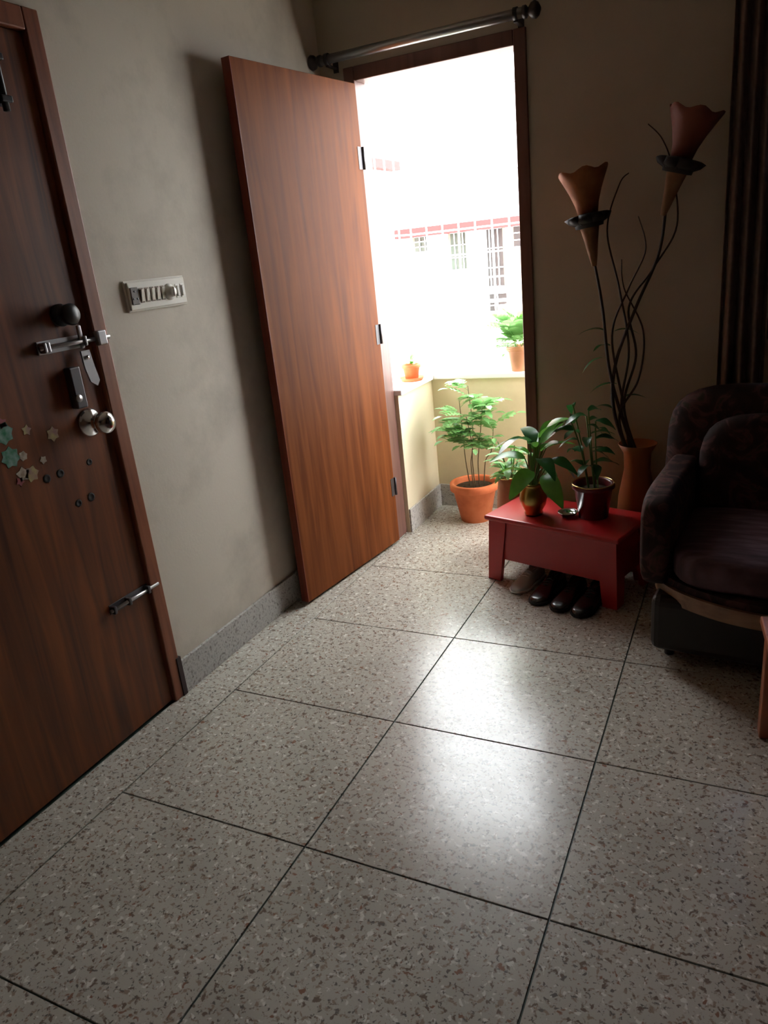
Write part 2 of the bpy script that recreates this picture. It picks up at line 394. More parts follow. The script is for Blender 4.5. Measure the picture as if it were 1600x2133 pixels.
# ------------------------------------------------------------------ switchboard on the left wall
y0, y1, z0, z1 = 1.782, 2.06, 1.306, 1.40
sb = thing('switchboard', 'wide cream switch plate with rocker switches, socket and fan regulator on cream wall', 'switchboard', (0, (y0 + y1) / 2, (z0 + z1) / 2))
hw = (y1 - y0) / 2; hh = (z1 - z0) / 2
MB().box((0, -hw, -hh), (.006, hw, hh), .002).build('back_box', 'switch_plate', sb)
MB().box((.006, -hw + .006, -hh + .005), (.013, hw - .006, hh - .005), .003).build('face_plate', 'switch_plate', sb)
so = MB().box((.013, -hw + .014, -.026), (.016, -hw + .046, .026), .002).build('socket', 'switch_dark', sb)
for (a, b) in ((0, .014), (-.008, -.008), (.008, -.008)):
    MB().lathe([(0, 0), (.003, 0), (.003, .001), (0, .001)], 10, M=Matrix.Translation((.016, -hw + .03 + a, b)) @ RY).build('socket_hole', 'black_plastic', so)
for k in range(5):
    c = -hw + .062 + k * .024
    s_ = MB().box((.013, c - .009, -.022), (.0145, c + .009, .022), .001).build('switch_surround', 'switch_brown', sb)
    MB().add([(.0145, c - .0065, -.018), (.0145, c + .0065, -.018), (.0145, c + .0065, .018), (.0145, c - .0065, .018), (.0165, c - .0065, -.018), (.0165, c + .0065, -.018), (.0225, c + .0065, .018), (.0225, c - .0065, .018)],
             [(0, 1, 2, 3), (4, 7, 6, 5), (0, 4, 5, 1), (3, 2, 6, 7), (0, 3, 7, 4), (1, 5, 6, 2)]).build('rocker', 'switch_plate', s_)
c = hw - .088
rg = MB().lathe([(0, 0), (.026, 0), (.026, .003), (.018, .005), (.016, .018), (.012, .021), (0, .021)], 24, M=Matrix.Translation((.013, c, 0)) @ RY).build('fan_regulator', 'switch_white', sb)
MB().box((.034, c - .002, -.014), (.036, c + .002, .014)).build('pointer', 'switch_brown', rg)
for c in (hw - .046, hw - .022):
    s_ = MB().box((.013, c - .009, -.022), (.0145, c + .009, .022), .001).build('switch_surround', 'switch_white', sb)
    MB().box((.0145, c - .006, -.017), (.019, c + .006, .017), .002).build('rocker', 'switch_white', s_)

# ------------------------------------------------------------------ balcony door: frame, open leaf
d2 = thing('door_2', 'teak flush door standing open against the cream wall', 'door', (BX0, YF, 0), kind='structure')
O = Vector((BX0, YF, 0))
for (lo, hi, al) in (((BX0, YF - .012, 0), (BX0 + .05, YO + .012, BZ), 0), ((BX1 - .05, YF - .012, 0), (BX1, YO + .012, BZ), 0), ((BX0 + .05, YF - .012, BZ - .055), (BX1 - .05, YO + .012, BZ), 0)):
    MB().box(Vector(lo) - O, Vector(hi) - O, .004).build('frame_member', 'frame_dark', d2)
hx, hy = .182, 3.158; ex, ey = .088, 2.40
ang = math.atan2(ey - hy, ex - hx); Lf = math.hypot(ex - hx, ey - hy)
Ml = Matrix.Translation(Vector((hx, hy, 0)) - O) @ Matrix.Rotation(ang, 4, 'Z')
lm = MB().box((0, -.036, .012), (Lf - .004, 0, 2.088), .0015)
leaf2 = link('door_leaf', lm.mesh('door_leaf'), 'teak_leaf', d2, mx=Ml)
MB().box((Lf - .004, -.037, .012), (Lf, .001, 2.088), .001).build('lipping', 'edge_red', leaf2)
for zz in (.3, 1.05, 1.8):
    hg = MB().tube([(-.006, .004, zz - .045), (-.006, .004, zz + .045)], .006, 10).box((-.004, -.004, zz - .045), (.03, .0015, zz + .045))
    hg.build('hinge', 'iron', leaf2)
# threshold is the terrazzo itself; curtain rod above the opening
cr = thing('curtain_rod', 'grey metal curtain rod with dark finials above the balcony door', 'curtain rod', (.48, YF - .075, 2.19))
MB().tube([(-.44, 0, 0), (.45, 0, 0)], .018, 14).build('rod', 'rod_metal', cr)
for sx, x in ((-1, -.44), (1, .45)):
    Mx = Matrix.Translation((x, 0, 0)) @ Matrix.Rotation(sx * math.pi / 2, 4, 'Y')
    MB().lathe([(0, -.012), (.022, -.012), (.022, 0), (.012, .008), (.026, .02), (.03, .034), (.022, .046), (.006, .054), (0, .055)], 18, M=Mx).build('finial', 'rod_dark', cr)
for x in (-.40, .41):
    MB().box((x - .008, -.006, -.028), (x + .008, .075, -.02), .002).box((x - .012, .069, -.04), (x + .012, .075, .03), .001).lathe([(.019, -.008), (.023, -.008), (.023, .008), (.019, .008), (.019, -.008)], 16, M=Matrix.Translation((x, 0, 0)) @ RY, close=False).build('bracket', 'rod_dark', cr)

# ------------------------------------------------------------------ window beyond the curtain (just outside the frame)
wn = thing('window_1', 'wooden casement window with two glazed shutters beside the dark curtain', 'window', (WX0, YF, WZ0), kind='structure')
WW, WH = WX1 - WX0, WZ1 - WZ0
f = MB().box((0, 0, 0), (.05, .08, WH), .003).box((WW - .05, 0, 0), (WW, .08, WH), .003).box((.05, 0, 0), (WW - .05, .08, .05), .003).box((.05, 0, WH - .05), (WW - .05, .08, WH), .003).box((WW / 2 - .025, 0, .05), (WW / 2 + .025, .08, WH - .05), .003)
f.build('window_frame', 'frame_dark', wn)
for x0, x1 in ((.05, WW / 2 - .025), (WW / 2 + .025, WW - .05)):
    MB().box((x0, .03, .05), (x1, .034, WH - .05)).build('pane', 'glass', wn)
    for k in range(1, 4):
        MB().tube([(x0 + (x1 - x0) * k / 4, .06, .05), (x0 + (x1 - x0) * k / 4, .06, WH - .05)], .006, 8).build('bar', 'white_steel', wn)

# ------------------------------------------------------------------ curtain
ct = thing('curtain', 'dark brown curtain hanging in folds on the beige wall behind the armchair', 'curtain', (1.72, 3.12, 0))
nv, vs, fs = 90, [], []
zz = [.12 + (2.28 - .12) * j / 24 for j in range(25)]
for j, z in enumerate(zz):
    for k in range(nv + 1):
        u = k / nv; g = .92 + .08 * math.cos(z * 1.3)
        vs.append((-.085 + .17 * u * g, .03 * math.sin(u * 2 * math.pi * 3.5 + .25 * math.sin(z * 2)) * (1 - .25 * (z / 2.3)), z))
for j in range(24):
    for k in range(nv):
        a = j * (nv + 1) + k; fs.append((a, a + 1, a + nv + 2, a + nv + 1))
cm = MB().add(vs, fs, True).build('cloth', 'curtain_cloth', ct)
md = cm.modifiers.new('thick', 'SOLIDIFY'); md.thickness = .002
MB().tube([(-.16, 0, 2.3), (1.22, 0, 2.3)], .01, 10).build('rail', 'rod_dark', ct)
for x in (-.13, 1.19): MB().box((x - .008, -.006, 2.29), (x + .008, .08, 2.31), .002).build('bracket', 'rod_dark', ct)

# ------------------------------------------------------------------ balcony
PX, PY, PZ = .185, 3.74, .73      # inner faces and height of the parapet
m = MB().box((PX - .12, YO + .012, -.12), (PX, PY + .12, PZ)).box((PX, PY, -.12), (XR, PY + .12, PZ))
tag(m.build('wall_balcony', 'balcony_paint'), 'low cream parapet wall around the narrow balcony', 'parapet', kind='structure')
m = MB().box((PX - .15, YO + .012, PZ), (PX + .02, PY + .15, PZ + .028), .005).box((PX + .02, PY - .02, PZ), (XR, PY + .15, PZ + .028), .005)
tag(m.build('trim_1', 'white_paint'), 'white coping slab on top of the balcony parapet', 'coping', kind='structure')
m = MB().box((PX, YO + .014, 0), (PX + .01, PY, SK), .002).box((PX + .01, PY - .01, 0), (XR, PY, SK), .002)
tag(m.build('baseboard_balcony', 'skirting_terrazzo'), 'grey speckled skirting along the balcony parapet', 'skirting', kind='structure')
tag(MB().box((-.6, YO, 2.17), (XR, 3.55, 2.27)).build('ceiling_balcony', 'concrete'), 'grey concrete slab over the balcony', 'slab', kind='structure')
ZT = PZ + .028
gr = thing('balcony_grille', 'white steel window grille of thin crossed bars standing on the parapet', 'grille', (PX - .125, PY + .125, ZT))
hgt = 2.30 - ZT
vb = MB().tube([(0, 0, 0), (0, 0, hgt)], .005, 6).mesh('bar')
for k in range(24): link('bar', vb, 'white_steel', gr, (.09 * k + .02, 0, 0))
for k in range(1, 5): link('bar', vb, 'white_steel', gr, (0, -.11 * k, 0))
hb = MB().tube([(0, 0, 0), (2.1, 0, 0)], .005, 6).mesh('rail'); hl = MB().tube([(0, 0, 0), (0, -.56, 0)], .005, 6).mesh('rail')
for k in range(11):
    link('rail', hb, 'white_steel', gr, (0, .008, .1 + .125 * k)); link('rail', hl, 'white_steel', gr, (.008, 0, .1 + .125 * k))

# ------------------------------------------------------------------ plants
def leaf_mesh(name, L, W, droop, fold, n=7, material='leaf_green', wav=0):
    vs, fs = [], []
    for i in range(n + 1):
        t = i / n; wd = W * (math.sin(math.pi * min(1, t * .92 + .06)) ** .75) * (1 - .25 * t); wd = max(wd, .0005)
        x = L * (t - droop * .25 * t * t); z = L * (-droop * t * t + .12 * t)
        wz = wav * math.sin(t * 9)
        vs += [(x, -wd / 2, z + fold * wd + wz), (x, 0, z), (x, wd / 2, z + fold * wd - wz)]
    for i in range(n):
        a = i * 3; fs += [(a, a + 1, a + 4, a + 3), (a + 1, a + 2, a + 5, a + 4)]
    me = MB().add(vs, fs, True).mesh(name); me.materials.append(MATS[material]); return me
def frond_mesh(name, L, pairs, ll, lw, droop, material):
    mb = MB(); spine = []
    for i in range(9):
        t = i / 8; spine.append((L * (t - droop * .3 * t * t), 0, L * (.25 * t - droop * t * t)))
    mb.tube(spine, [.0016 * (1 - .7 * i / 8) for i in range(9)], 5)
    def leaflet(p, yaw, pitch, l, wd):
        M = Matrix.Translation(p) @ Matrix.Rotation(yaw, 4, 'Z') @ Matrix.Rotation(-pitch, 4, 'Y')
        vs = [(0, 0, 0), (l * .3, -wd * .42, .15 * wd), (l * .32, 0, 0), (l * .3, wd * .42, .15 * wd), (l * .66, -wd * .4, .1 * wd), (l * .68, 0, -.01 * l), (l * .66, wd * .4, .1 * wd), (l, 0, -.08 * l)]
        mb.add(vs, [(0, 1, 2), (0, 2, 3), (1, 4, 5, 2), (2, 5, 6, 3), (4, 7, 5), (5, 7, 6)], True, M)
    for k in range(pairs):
        t = .25 + .72 * k / pairs; x = L * (t - droop * .3 * t * t); z = L * (.25 * t - droop * t * t)
        s = math.sin(math.pi * (.25 + .65 * k / pairs))
        for sg in (-1, 1): leaflet((x, 0, z), sg * math.radians(62), .05, ll * s, lw * s)
    t = 1; leaflet(spine[-1], 0, -.4, ll * .8, lw * .8)
    me = mb.mesh(name); me.materials.append(MATS[material]); return me
def put_leaf(me, parent, base, az, el, s=1, roll=0, name='leaf'):
    M = Matrix.Translation(base) @ Matrix.Rotation(az, 4, 'Z') @ Matrix.Rotation(-el, 4, 'Y') @ Matrix.Rotation(roll, 4, 'X') @ Matrix.Scale(s, 4)
    return link(name, me, None, parent, mx=M)
def pot_profile(rb, rt, h, lip=.012, lh=.03, th=.008):
    return [(0, 0), (rb, 0), (rb + (rt - rb) * .9, h - lh), (rt + lip * .2, h - lh), (rt + lip, h - lh + .004), (rt + lip, h - .004), (rt + lip - .004, h), (rt - th + .004, h), (rt - th, h - .006), (rb + (rt - rb) * .86 - th, h - .032)]
def pot(parent, rb, rt, h, material, lip=.012, lh=.03):
    o = MB().lathe(pot_profile(rb, rt, h, lip, lh), 36, close=False).build('pot', material, parent)
    MB().lathe([(0, h - .026), (rt * .5, h - .024), (rt - .006, h - .031)], 24, close=False).build('soil', 'soil', parent)
    return o

# 1. terracotta pot with airy pale green plant on the balcony floor
pl1 = thing('potted_plant', 'terracotta pot on the balcony floor with airy pale green leaves on bare stems', 'plant', (.462, 3.555, 0))
pot(pl1, .08, .118, .212, 'terracotta', .012, .042)
fr_a = frond_mesh('leaf', .16, 5, .085, .046, .35, 'leaf_pale'); fr_b = frond_mesh('leaf', .13, 4, .075, .042, .2, 'leaf_pale')
rr = random.Random(3)
stems = [((-.02, 0), (-.05, .01, .47), (-.055, 0, .66)), ((.0, .02), (.0, .03, .5), (-.01, .02, .72)), ((.03, 0), (.05, -.01, .45), (.07, .0, .62)), ((.01, -.03), (.02, -.05, .42), (.0, -.06, .58)), ((.05, .01), (.1, .02, .38), (.12, .01, .52))]
for (b, mid, tip) in stems:
    P = bez([(b[0], b[1], .17), ((b[0] + mid[0]) / 2 + rr.uniform(-.012, .012), (b[1] + mid[1]) / 2, .32), mid, tip], 6)
    MB().tube(P, [.0034 * (1 - .5 * i / len(P)) for i in range(len(P))], 6).build('stem', 'stem_brown', pl1)
    for k in range(9):
        t = .62 +   .38 * k / 8; p = P[min(len(P) - 1, int(t * (len(P) - 1)))]
        put_leaf(rr.choice((fr_a, fr_b)), pl1, p, rr.uniform(2.6, 6.8), rr.uniform(-.1, .45) + (.5 if k == 6 else 0), rr.uniform(.7, 1.05))

# 2. small pot on the left parapet
c = pix(862, 800, 2, ZT)
pl2 = thing('potted_plant', 'small orange pot on a saucer with a few sprigs on the parapet coping', 'plant', (.15, 3.56, ZT))
pot(pl2, .032, .045, .085, 'terracotta', .006, .02)
MB().lathe([(0, -.0), (.055, 0), (.066, .018), (.062, .018), (.052, .005), (0, .005)], 28, close=False).build('saucer', 'terracotta', pl2)
sm = leaf_mesh('leaf', .055, .03, .4, .12, 5, 'leaf_green')
for k in range(12): put_leaf(sm, pl2, (rr.uniform(-.02, .02), rr.uniform(-.02, .02), .08 + rr.uniform(0, .025)), rr.uniform(0, 6.28), rr.uniform(.2, 1.2), rr.uniform(.6, 1.1))
# 3. brown pot on the far parapet, cut by the door frame
pl3 = thing('potted_plant', 'brown clay pot with bushy fern on the parapet beside the door jamb', 'plant', (.672, 3.785, ZT))
pot(pl3, .044, .06, .13, 'terracotta_pale', .008, .028)
fern = frond_mesh('leaf', .26, 9, .07, .026, .5, 'leaf_pale'); fern2 = frond_mesh('leaf', .2, 8, .06, .024, .3, 'leaf_green')
for k in range(30):
    a = k * 2.4; put_leaf(rr.choice((fern, fern, fern2)), pl3, (.02 * math.cos(a), .02 * math.sin(a), .11 + .06 * (k % 4) / 3), 3.25 + (a % 6.28) * .46, rr.uniform(.15, 1.35), rr.uniform(.75, 1.1))
# 4. pale plant in a tan pot with a gilt rim, on the floor behind the bench
pl4 = thing('potted_plant', 'tan pot with a gilt rim and pale leaves on the floor behind the red bench', 'plant', (.765, 3.205, 0))
pt = MB().lathe([(0, 0), (.05, 0), (.062, .06), (.066, .2), (.058, .31), (.052, .36), (.046, .36), (.05, .3)], 32, close=False).build('pot', 'terracotta_pale', pl4)
MB().lathe([(0, .325), (.049, .322)], 20, close=False).build('soil', 'soil', pl4)
MB().tube([(.053 * math.cos(2 * math.pi * k / 32), .053 * math.sin(2 * math.pi * k / 32), .362) for k in range(33)], .005, 8).build('gilt_rim', 'gold_rim', pt)
lp = leaf_mesh('leaf', .085, .04, .45, .12, 6, 'leaf_pale'); lp2 = leaf_mesh('leaf', .07, .036, .3, .1, 6, 'leaf_green')
for k in range(6):
    a = k * 1.05 + .4; tip = (.06 * math.cos(a) - .01, .05 * math.sin(a), .46 + .03 * (k % 3))
    P = bez([(.015 * math.cos(a), .015 * math.sin(a), .32), (.03 * math.cos(a), .03 * math.sin(a), .40), tip], 5)
    MB().tube(P, .0022, 5).build('stem', 'stem_green', pl4)
    for j in range(6):
        p = P[3 + j] if 3 + j < len(P) else P[-1]
        put_leaf(rr.choice((lp, lp, lp2)), pl4, p, a + rr.uniform(-1.4, 1.4), rr.uniform(0, .7), rr.uniform(.7, 1.1))

# ------------------------------------------------------------------ red bench
BR = math.atan2(2.676 - 2.844, 1.333 - .768); BL = math.hypot(.565, .168); BD, BH = .30, .30
bn = thing('bench', 'low red bench with deep apron and flared legs in front of the beige wall', 'bench', (.768, 2.844, 0), BR)
MB().box((-.012, -.012, BH - .022), (BL + .012, BD + .012, BH), .009, seg=3).build('top', 'red_plastic', bn)
MB().box((.01, .010, BH - .20), (BL - .01, .024, BH - .022), .003).build('apron', 'red_plastic', bn)
MB().box((.01, BD - .024, BH - .20), (BL - .01, BD - .010, BH - .022), .003).build('apron', 'red_plastic', bn)
MB().box((.010, .024, BH - .20), (.024, BD - .024, BH - .022), .003).build('apron', 'red_plastic', bn)
MB().box((BL - .024, .024, BH - .20), (BL - .010, BD - .024, BH - .022), .003).build('apron', 'red_plastic', bn)
for sx in (0, 1):
    for sy in (0, 1):
        x = .004 if sx == 0 else BL - .004; y = .004 if sy == 0 else BD - .004; ix = 1 if sx == 0 else -1; iy = 1 if sy == 0 else -1
        w0, w1 = .085, .062
        def ring(z, wd, o): return [(x - ix * o, y - iy * o, z), (x - ix * o + ix * wd, y - iy * o, z), (x - ix * o + ix * wd, y - iy * o + iy * .022, z), (x - ix * o + ix * .022, y - iy * o + iy * .022, z), (x - ix * o + ix * .022, y - iy * o + iy * wd, z), (x - ix * o, y - iy * o + iy * wd, z)]
        v = ring(0, w1, .010) + ring(BH - .022, w0, 0)
        MB().add(v, [(0, 1, 2, 3, 4, 5), (6, 7, 8, 9, 10, 11)] + [(k, (k + 1) % 6, 6 + (k + 1) % 6, 6 + k) for k in range(6)]).build('leg', 'red_plastic', bn)

# 5. brass pot with broad leaves on the bench
bp = pix(1112, 1070, 2, BH)
pl5 = thing('potted_plant', 'round brass pot with broad glossy green leaves standing on the red bench', 'plant', (bp.x, bp.y, BH))
MB().lathe([(0, 0), (.036, 0), (.04, .008), (.036, .016), (.052, .045), (.058, .075), (.052, .105), (.04, .125), (.046, .138), (.05, .14), (.044, .143), (.036, .125)], 32, close=False).build('pot', 'brass', pl5)
MB().lathe([(0, .122), (.037, .12)], 20, close=False).build('soil', 'soil', pl5)
bl = leaf_mesh('leaf', .19, .085, .5, .14, 9, 'leaf_green', .004); bl2 = leaf_mesh('leaf', .17, .08, .75, .1, 9, 'leaf_deep', .004); bl3 = leaf_mesh('leaf', .13, .062, .35, .16, 8, 'leaf_green')
for k in range(20):
    a = k * 2.399; ring_ = k / 20; hgt_ = .17 + .22 * (1 - ring_) * rr.uniform(.6, 1.1)
    tip = (.055 * (ring_ + .3) * math.cos(a) + .02, .055 * (ring_ + .3) * math.sin(a), hgt_)
    MB().tube(bez([(.012 * math.cos(a), .012 * math.sin(a), .118), (tip[0] * .6, tip[1] * .6, .12 + (hgt_ - .12) * .65), tip], 4), .0026, 5).build('stem', 'stem_green', pl5)
    put_leaf((bl, bl2, bl3)[k % 3], pl5, tip, a + rr.uniform(-.3, .3), .9 - 1.1 * ring_ + rr.uniform(-.15, .15), rr.uniform(.75, 1.0), rr.uniform(-.4, .4))
# 6. maroon pot with dark leaves at the back of the bench
rp = pix(1240, 1052, 2, BH)
pl6 = thing('potted_plant', 'maroon glazed pot with deep green leaves at the back of the red bench', 'plant', (1.205, 2.905, BH))
pot(pl6, .058, .078, .145, 'maroon_glaze', .008, .022)
MB().tube([(.083 * math.cos(2 * math.pi * k / 32), .083 * math.sin(2 * math.pi * k / 32), .144) for k in range(33)], .003, 6).build('rim_band', 'gold_rim', pl6)
dl = leaf_mesh('leaf', .12, .06, .45, .14, 8, 'leaf_deep', .003); dl2 = leaf_mesh('leaf', .1, .052, .7, .12, 8, 'leaf_deep', .003)
for k in range(5):
    a = k * 1.3; P = bez([(.02 * math.cos(a), .02 * math.sin(a), .11), (-.02 + .03 * math.cos(a), .03 * math.sin(a), .28), (-.04 + .05 * math.cos(a), .05 * math.sin(a), .40 + .03 * (k % 3))], 6)
    MB().tube(P, .003, 6).build('stem', 'stem_green', pl6)
    for j in range(5):
        p = P[min(len(P) - 1, 4 + 2 * j)]
        put_leaf(rr.choice((dl, dl2)), pl6, p, a + rr.uniform(-1.6, 1.6), rr.uniform(-.1, .6), rr.uniform(.7, 1.05), rr.uniform(-.3, .3))
# small steel dish
dp = pix(1183, 1074, 2, BH)
ds = thing('dish', 'small shiny steel dish lying on the red bench top', 'dish', (dp.x, dp.y, BH))
MB().lathe([(0, .0), (.022, 0), (.03, .004), (.038, .016), (.041, .018), (.038, .0185), (.029, .007), (.02, .003), (0, .003)], 32, close=False).build('bowl', 'chrome', ds)
MB().tube([(.04 * math.cos(2 * math.pi * k / 32), .04 * math.sin(2 * math.pi * k / 32), .018) for k in range(33)], .0014, 6).build('rolled_rim', 'chrome', ds)

# ------------------------------------------------------------------ tall artificial flowers in a floor vase
VX, VY = 1.35, 3.10
va = thing('flower_vase', 'tall clay floor vase holding long stemmed orange artificial flowers by the beige wall', 'vase', (VX, VY, 0))
MB().lathe([(0, 0), (.06, 0), (.075, .02), (.085, .16), (.075, .33), (.052, .45), (.055, .52), (.078, .56), (.074, .56), (.048, .52), (.044, .45)], 32, close=False).build('vase_body', 'terracotta_dull', va)
def V(x, y, yy=3.04): q = pix(x, y, 1, yy); return Vector((q.x - VX, q.y - VY, q.z))
neck = Vector((0, 0, .46))
def flower(path, dirv, sz, mat_p, nm):
    P = bez([neck + Vector((rr.uniform(-.02, .02), rr.uniform(-.02, .02), 0))] + path, 10)
    st = MB().tube(P, [.0075 * (1 - .35 * i / len(P)) for i in range(len(P))], 8).build('stem', 'twig', va)
    M = Matrix.Translation(P[-1]) @ Vector(dirv).to_track_quat('Z', 'Y').to_matrix().to_4x4() @ Matrix.Scale(sz, 4)
    cal = MB().lathe([(.008, -.03), (.014, .0), (.022, .05), (.03, .09), (.032, .1), (0, .1)], 20, M=M).build('calyx', 'calyx', va)
    # dark collar of short petals
    k = MB()
    for i in range(9):
        a = 2 * math.pi * i / 9; Mp = M @ Matrix.Translation((0, 0, .095)) @ Matrix.Rotation(a, 4, 'Z')
        k.add([(.02, -.018, 0), (.02, .018, 0), (.062, .022, .018), (.062, -.022, .018), (.078, 0, .034), (.02, -.018, .03), (.02, .018, .03), (.058, .02, .04), (.058, -.02, .04)],
              [(0, 1, 2, 3), (3, 2, 4), (5, 8, 7, 6), (8, 4, 7), (0, 3, 8, 5), (1, 6, 7, 2), (3, 4, 8), (2, 7, 4)], True, Mp)
    k.lathe([(0, .09), (.045, .095), (.05, .125), (.03, .14), (0, .14)], 20, M=M)
    k.build('collar', 'collar_black', va)
    vs = []; fs = []; n = 36; prof = [(.028, .13), (.036, .17), (.05, .21), (.066, .245), (.078, .27)]
    for (r, z) in prof:
        for i in range(n):
            a = 2 * math.pi * i / n; q = 1 + .09 * math.sin(a * 6) * .5 * (z - .13) / .14
            vs.append((r * q * math.cos(a), r * q * math.sin(a), z + .012 * math.sin(a * 6) * .5 * (z - .13) / .14))
    for j in range(len(prof) - 1):
        for i in range(n): fs.append((j * n + i, j * n + (i + 1) % n, (j + 1) * n + (i + 1) % n, (j + 1) * n + i))
    o = MB().add(vs, fs, True, M).build('blossom', mat_p, va)
    sd = o.modifiers.new('thick', 'SOLIDIFY'); sd.thickness = .003
flower([V(1290, 850), V(1268, 760), V(1255, 640), V(1236, 535)], (V(1212, 340) - V(1236, 535)), 1.15, 'petal_orange', 'a')
flower([V(1280, 860), V(1282, 760), V(1325, 640), V(1372, 530), V(1388, 428)], (V(1440, 265) - V(1388, 428)), 1.15, 'petal_rust', 'b')
for path in ([V(1300, 850), V(1275, 700), V(1310, 600), V(1345, 520), V(1330, 450)], [V(1295, 860), V(1310, 730), V(1290, 600), V(1265, 480), V(1290, 385), V(1310, 360)],
             [V(1300, 850), V(1325, 740), V(1310, 640), V(1360, 560), V(1410, 470), V(1400, 350), V(1380, 290), V(1350, 258)], [V(1290, 870), V(1330, 790), V(1340, 690), V(1300, 600), V(1295, 540)]):
    P = bez([neck + Vector((rr.uniform(-.025, .025), rr.uniform(-.02, .02), 0))] + path, 9)
    MB().tube(P, [.0058 * (1 - .7 * i / len(P)) for i in range(len(P))], 7).build('twig', 'twig', va)
sl = leaf_mesh('leaf', .11, .04, .5, .12, 7, 'leaf_deep')
for (x, y, a, e) in ((1262, 690, 3.0, .3), (1270, 720, 2.5, .1), (1255, 745, 3.5, -.2), (1280, 690, .2, .2), (1285, 800, 3.3, .1), (1275, 850, 2.8, .3), (1295, 830, .4, .3)):
    put_leaf(sl, va, V(x, y), a, e, rr.uniform(.8, 1.1))

# ------------------------------------------------------------------ shoes
def shoe(label, loc, rz, upper, sole, s=1.0, group=None):
    r = thing('shoe', label, 'shoe', loc, rz, group)
    #       x     half width  top   round
    st = [(-.002, .012, .035), (.006, .026, .062), (.03, .034, .076), (.07, .036, .080), (.11, .036, .074), (.15, .040, .060), (.19, .046, .048), (.225, .046, .040), (.25, .038, .033), (.268, .022, .027), (.275, .008, .02)]
    n = 14; vs = []; fs = []
    for (x, wd, tp) in st:
        for k in range(n):
            a = math.pi * k / (n - 1)
            vs.append((x * s, wd * s * math.copysign(abs(math.cos(a)) ** .55, math.cos(a)), (.014 + (tp - .014) * max(0, math.sin(a)) ** .75) * s))
    for i in range(len(st) - 1):
        for k in range(n - 1): fs.append((i * n + k, i * n + k + 1, (i + 1) * n + k + 1, (i + 1) * n + k))
    for i in range(len(st) - 1): fs.append((i * n, (i + 1) * n, (i + 1) * n + n - 1, i * n + n - 1))
    fs.append(tuple(range(n))); fs.append(tuple((len(st) - 1) * n + k for k in range(n)))
    MB().add(vs, fs, True).build('upper', upper, r)
    poly = [(x * s, (wd + .004) * s) for (x, wd, tp) in st] + [(x * s, -(wd + .004) * s) for (x, wd, tp) in st[::-1]]
    so_ = MB().prism(poly, .004, .016 * s); so_.box((0, -.03 * s, 0), (.07 * s, .03 * s, .006)).box((.13 * s, -.038 * s, 0), (.24 * s, .038 * s, .006)); so_.build('sole', sole, r)
    # opening with a padded collar
    ring_ = [((.062 + .048 * math.cos(t)) * s, .023 * math.sin(t) * s, (.0795 - .012 * max(0, math.cos(t)) ** 2 + .004 * max(0, -math.cos(t))) * s) for t in [2 * math.pi * k / 20 for k in range(21)]]
    MB().tube(ring_, .0045 * s, 6).build('collar', sole, r)
    MB().add([p for p in ring_[:-1]], [tuple(range(20))]).build('opening', 'dark_hole', r)
    for k in range(3):
        xx = (.125 + .018 * k) * s; MB().tube([(xx, -.02 * s, (.066 - .006 * k) * s), (xx, 0, (.074 - .0065 * k) * s), (xx, .02 * s, (.066 - .006 * k) * s)], .0022, 5).build('lace', sole, r)
    return r
def fp(x, y): q = pix(x, y, 2, 0); return q
def sh(x, y, deg, s=1.0):
    q = fp(x, y); a = math.radians(deg); return (q.x - .275 * s * math.cos(a), q.y - .275 * s * math.sin(a), 0)
gshoe = 'black shoes by the red bench'
shoe('black leather shoe beside the pale shoe, toe out from under the red bench', sh(1113, 1262, -104, .9), math.radians(-104), 'shoe_black', 'shoe_sole', .9, gshoe)
shoe('black leather shoe in the middle under the red bench', sh(1157, 1277, -104, .9), math.radians(-104), 'shoe_black', 'shoe_sole', .9, gshoe)
shoe('black leather shoe closest to the bench leg by the armchair', sh(1201, 1289, -104, .9), math.radians(-104), 'shoe_black', 'shoe_sole', .9, gshoe)
shoe('pale grey canvas shoe beside the black shoes under the red bench', sh(1071, 1238, -106, .82), math.radians(-106), 'shoe_grey', 'sole_white', .82)

# ------------------------------------------------------------------ armchair
ac = thing('armchair', 'dark brown patterned upholstered armchair with curved wooden seat rail against beige wall', 'armchair', (1.90, 2.635, 0), math.radians(-6))
W2 = .40
MB().box((-W2 + .03, -.36, .05), (W2 - .03, .30, .25), .03, seg=3).build('base', 'leg_dark', ac)
# bowed wooden rail round the seat front
def bow(off): return [(-W2 - off, .26, 0), (-W2 - off, -.12, 0), (-W2 + .06 - off * .6, -.30 - off * .5, 0), (-.18, -.40 - off, 0), (0, -.43 - off, 0), (.18, -.40 - off, 0), (W2 - .06 + off * .6, -.30 - off * .5, 0), (W2 + off, -.12, 0), (W2 + off, .26, 0)]
o_ = bez(bow(0), 6); i_ = bez(bow(-.03), 6); n = len(o_); zt, zb = .275, .225
vs = [(p.x, p.y, zb) for p in o_] + [(p.x, p.y, zt) for p in o_] + [(p.x, p.y, zb) for p in i_] + [(p.x, p.y, zt) for p in i_]
fs = []
for k in range(n - 1): fs += [(k, k + 1, n + k + 1, n + k), (n + k, n + k + 1, 3 * n + k + 1, 3 * n + k), (2 * n + k, 3 * n + k, 3 * n + k + 1, 2 * n + k + 1), (k, 2 * n + k, 2 * n + k + 1, k + 1)]
fs += [(0, n, 3 * n, 2 * n), (n - 1, 3 * n - 1, 4 * n - 1, 2 * n - 1)]
MB().add(vs, fs, False).build('seat_rail', 'rail_wood', ac)
poly = [(p.x * .97, p.y * .97) for p in o_]
MB().prism(poly, .272, .30).build('seat_deck', 'upholstery', ac)
MB().pillow((0, -.06, .355), (W2 - .07, .33, .075), .45).build('seat_cushion', 'seat_cloth', ac)
Mb = Matrix.Translation((0, .26, .515)) @ Matrix.Rotation(math.radians(-9), 4, 'X')
